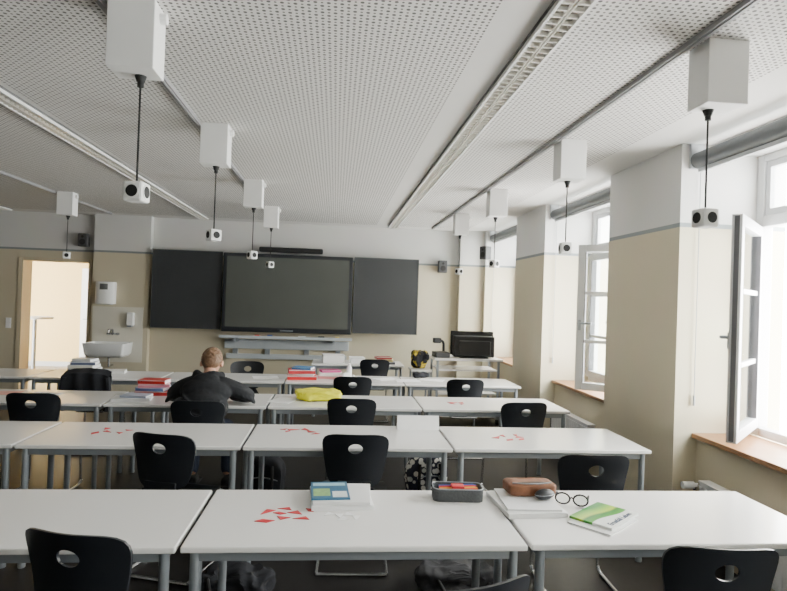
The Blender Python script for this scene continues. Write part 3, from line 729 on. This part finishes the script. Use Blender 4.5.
r = empty("side_stool",(1.18,7.98,0)); info(r,"small white stool table holding a crumpled jacket","stool")
M().box(-.14,.14,-.16,.16,.70,.73).done("seat", TOPM, r, bevel=.005)
for x in (-.11,.11):
    for y in (-.13,.13): M().cyl((x,y,0),(x,y,.70),.014).done("leg", STEEL, r, True)

# ---------------------------------------------------------------- student
def skin(chains, lvl=2):
    vs=[]; es=[]; rs=[]; roots=[]
    for ch_ in chains:
        roots.append(len(vs))
        for k,(p,r_) in enumerate(ch_):
            vs.append(p); rs.append(r_)
            if k>0: es.append((len(vs)-2,len(vs)-1))
    me=bpy.data.meshes.new("s"); me.from_pydata(vs,es,[]); o=bpy.data.objects.new("s",me); COL.objects.link(o)
    o.modifiers.new("Skin",'SKIN'); sd=o.modifiers.new("Sub",'SUBSURF'); sd.levels=lvl
    sv=me.skin_vertices[0].data
    for i,r_ in enumerate(rs): sv[i].radius=(r_,r_) if not isinstance(r_,tuple) else r_
    for b_ in roots: sv[b_].use_root=True
    bpy.context.view_layer.update()
    out=bpy.data.meshes.new_from_object(o.evaluated_get(bpy.context.evaluated_depsgraph_get()))
    bpy.data.objects.remove(o); return out
def fuse(m, name, material, parent, vox):
    o=m.done("tmp",material); r_=o.modifiers.new("R",'REMESH'); r_.mode='VOXEL'; r_.voxel_size=vox; r_.use_smooth_shade=True
    s_=o.modifiers.new("S",'SMOOTH'); s_.factor=.5; s_.iterations=3
    bpy.context.view_layer.update()
    me=bpy.data.meshes.new_from_object(o.evaluated_get(bpy.context.evaluated_depsgraph_get()))
    bpy.data.objects.remove(o)
    me.materials.clear(); me.materials.append(material)
    for p in me.polygons: p.use_smooth=True
    n=bpy.data.objects.new(name,me); COL.objects.link(n); n.parent=parent; return n
SKIN=mat("skin",(.58,.32,.22),.5,noise=.06); HAIR=mat("light_brown_hair",(.17,.095,.05),.6,noise=.5,nscale=90,bump=.6)
HOOD=mat("black_hoodie",(.008,.009,.012),.85,noise=.3,nscale=40,bump=.3); JEAN=mat("dark_jeans",(.03,.04,.07),.8,noise=.3,nscale=50)
P=empty("person",(-1.02,4.80,0)); info(P,"student in black hoodie seated and bent over the table writing","person")
HC=Vector((.0,.325,1.075)); Rt=Matrix.Rotation(rad(-42),3,'X')
eL=Vector((-.31,.25,.785)); eR=Vector((.35,.26,.785)); wL=Vector((-.13,.46,.765)); wR=Vector((.12,.47,.765))
body=M()
ch_=[[((0,-.01,.56),.10),((0,.03,.7),.10),((0,.12,.85),.11),((0,.19,.93),.075),((0,.24,.985),.052),((0,.29,1.03),.05)]]
for s_,e,w_ in ((-1,eL,wL),(1,eR,wR)):
    ch_.append([((s_*.05,.15,.91),.06),((s_*.155,.16,.90),.055),(tuple(e),.04),(tuple(w_),.025)])
    ch_.append([((s_*.05,0,.55),.085),((s_*.11,.12,.54),.078),((s_*.13,.42,.525),.058),((s_*.14,.41,.3),.048),((s_*.14,.38,.1),.035)])
    ch_.append([((s_*.14,.36,.06),.035),((s_*.145,.48,.04),.03),((s_*.15,.56,.035),.02)])
for c in ch_: body.mesh_in(skin([c]))
for e,w_,s_ in ((eL,wL,1),(eR,wR,-1)):
    d=(w_-e).normalized(); side=Vector((-d.y,d.x,0)).normalized()*s_; up=Vector((0,0,1))
    pe=w_+d*.075; pe.z=.75
    body.mesh_in(skin([[(tuple(w_),.022),(tuple(w_+d*.03),(.033,.018)),(tuple(pe),(.036,.014))]]))
    for k,(o_,l_) in enumerate(((-.03,.055),(-.01,.07),(.01,.075),(.03,.065))):
        b0=pe+side*o_-d*.012; b1=b0+d*l_*.45+up*.012; b2=b1+d*l_*.35-up*.004; b3=b2+d*l_*.2-up*.009
        body.mesh_in(skin([[(tuple(b0),.0095),(tuple(b1),.009),(tuple(b2),.008),(tuple(b3),.0065)]],1))
    t0=w_+d*.025+side*.02; t1=t0+side*.03+d*.02; t2=t1+d*.03-up*.004
    body.mesh_in(skin([[(tuple(t0),.012),(tuple(t1),.0105),(tuple(t2),.008)]],1))
body.ell(HC,(.075,.095,.105),Rt).ell(HC+Rt@Vector((0,.03,-.05)),(.055,.068,.065),Rt)
body.ell(HC+Rt@Vector((0,.105,-.02)),(.014,.02,.022),Rt).ell(HC+Rt@Vector((0,.09,-.065)),(.028,.014,.012),Rt)
for s_ in (-1,1): body.ell(HC+Rt@Vector((s_*.086,.0,-.02)),(.012,.02,.032),Rt)
fuse(body,"body",SKIN,P,.0065)
EYE=mat("eye_white",(.8,.8,.8),.2,noise=.02)
for s_ in (-1,1): M().ell(HC+Rt@Vector((s_*.03,.088,.005)),(.012,.009,.009)).done("eye",EYE,P,True)
h=M(); h.ell(HC+Rt@Vector((0,-.010,.022)),(.083,.098,.090),Rt,32,20).ell(HC+Rt@Vector((0,-.036,-.015)),(.078,.068,.080),Rt,32,20)
for k in range(320):
    a=random.uniform(0,2*math.pi); b_=random.uniform(-.8,1.5); v=Vector((math.cos(a)*math.cos(b_),math.sin(a)*math.cos(b_),math.sin(b_)))
    if v.y>-.1 and v.z<.15: continue
    if v.y>.75 and v.z<.4: continue
    c=HC+Rt@(Vector((0,-.016,.014))+Vector((v.x*.083,v.y*.098,v.z*.095)))
    h.ell(c,(.008,.017,.008),Rt@Matrix.Rotation(a,3,'Z')@Matrix.Rotation(b_,3,'X'),6,4)
fuse(h,"hair",HAIR,P,.0055)
c=M()
c.mesh_in(skin([[((0,-.01,.52),.145),((0,.02,.62),.15),((0,.06,.74),.155),((0,.12,.85),.14),((0,.18,.92),.10),((0,.22,.965),.075)]]))
c.ell((0,.12,.85),(.205,.125,.12),Matrix.Rotation(rad(-30),3,'X'))
c.ell((0,.06,.74),(.195,.14,.15))
c.ell((0,.03,.6),(.18,.14,.15))
for s_,e,w_ in ((-1,eL,wL),(1,eR,wR)):
    c.mesh_in(skin([[((s_*.05,.16,.92),.085),((s_*.155,.16,.895),.08),((Vector((s_*.17,.16,.89))*.5+e*.5+Vector((s_*.012,0,.012))),.07),(tuple(e+Vector((0,0,.008))),.056),(tuple((e+w_)/2+Vector((0,0,.005))),.05),(tuple(w_*.9+e*.1),.036)]]))
    for q in (.3,.55,.75,.92):
        pt=Vector((s_*.165,.16,.89))*(1-q)+e*q; c.ell(pt+Vector((s_*.006,-.012,0)),(.066,.054,.020),Matrix.Rotation(s_*.9,3,'Y'))
for k,(x,z,a) in enumerate(((-.08,.80,.5),(.07,.77,-.4),(0,.70,.2),(.10,.67,.6),(-.1,.66,-.5))):
    c.ell((x,-.01+.5*(z-.7),z),(.10,.115,.014),Matrix.Rotation(a,3,'Y'))
for k in range(13):
    a=rad(180+k*15); c.ell((.098*math.cos(a),.22+.075*math.sin(a)*1.1,.975+.01*math.sin(k)),(.034,.040,.040))
c.ell((0,.115,.955),(.105,.05,.05)).ell((0,.075,.90),(.085,.045,.07))
fuse(c,"hoodie",HOOD,P,.0075)
j=M()
for s_ in (-1,1): j.mesh_in(skin([[((s_*.06,-.01,.56),.1),((s_*.11,.12,.545),.088),((s_*.13,.43,.53),.068),((s_*.14,.42,.3),.058),((s_*.14,.385,.1),.05)]]))
fuse(j,"jeans",JEAN,P,.009)
for s_ in (-1,1):
    q=M().mesh_in(skin([[((s_*.14,.33,.055),.045),((s_*.145,.44,.05),.045),((s_*.15,.55,.04),.035)]])); q.box(s_*.145-.045,s_*.145+.045,.29,.6,0,.025)
    fuse(q,"shoe",BLACKR,P,.007)
b=book((-1.0,5.38,TZ),rad(4),.3,.21,.008,(.85,.85,.85),"white open notebook in front of the student","notebook")

# ---------------------------------------------------------------- lights
w=bpy.data.worlds.new("World"); sc.world=w; w.use_nodes=True
bg=w.node_tree.nodes["Background"]; bg.inputs[0].default_value=(1,.99,.97,1); bg.inputs[1].default_value=39.0
for a,b in niches:
    l=bpy.data.lights.new("window_portal",'AREA'); l.shape='RECTANGLE'; l.size=1.95; l.size_y=b-a; l.cycles.is_portal=True
    o=bpy.data.objects.new("window_portal",l); COL.objects.link(o); o.location=(3.19,(a+b)/2,1.77); o.rotation_euler=(0,rad(90),0)
l=bpy.data.lights.new("hall_lamp",'AREA'); l.size=2.0; l.energy=30; l.color=(1,.85,.55)
o=bpy.data.objects.new("hall_lamp",l); COL.objects.link(o); o.location=(-5.2,11.4,CZ-.02)
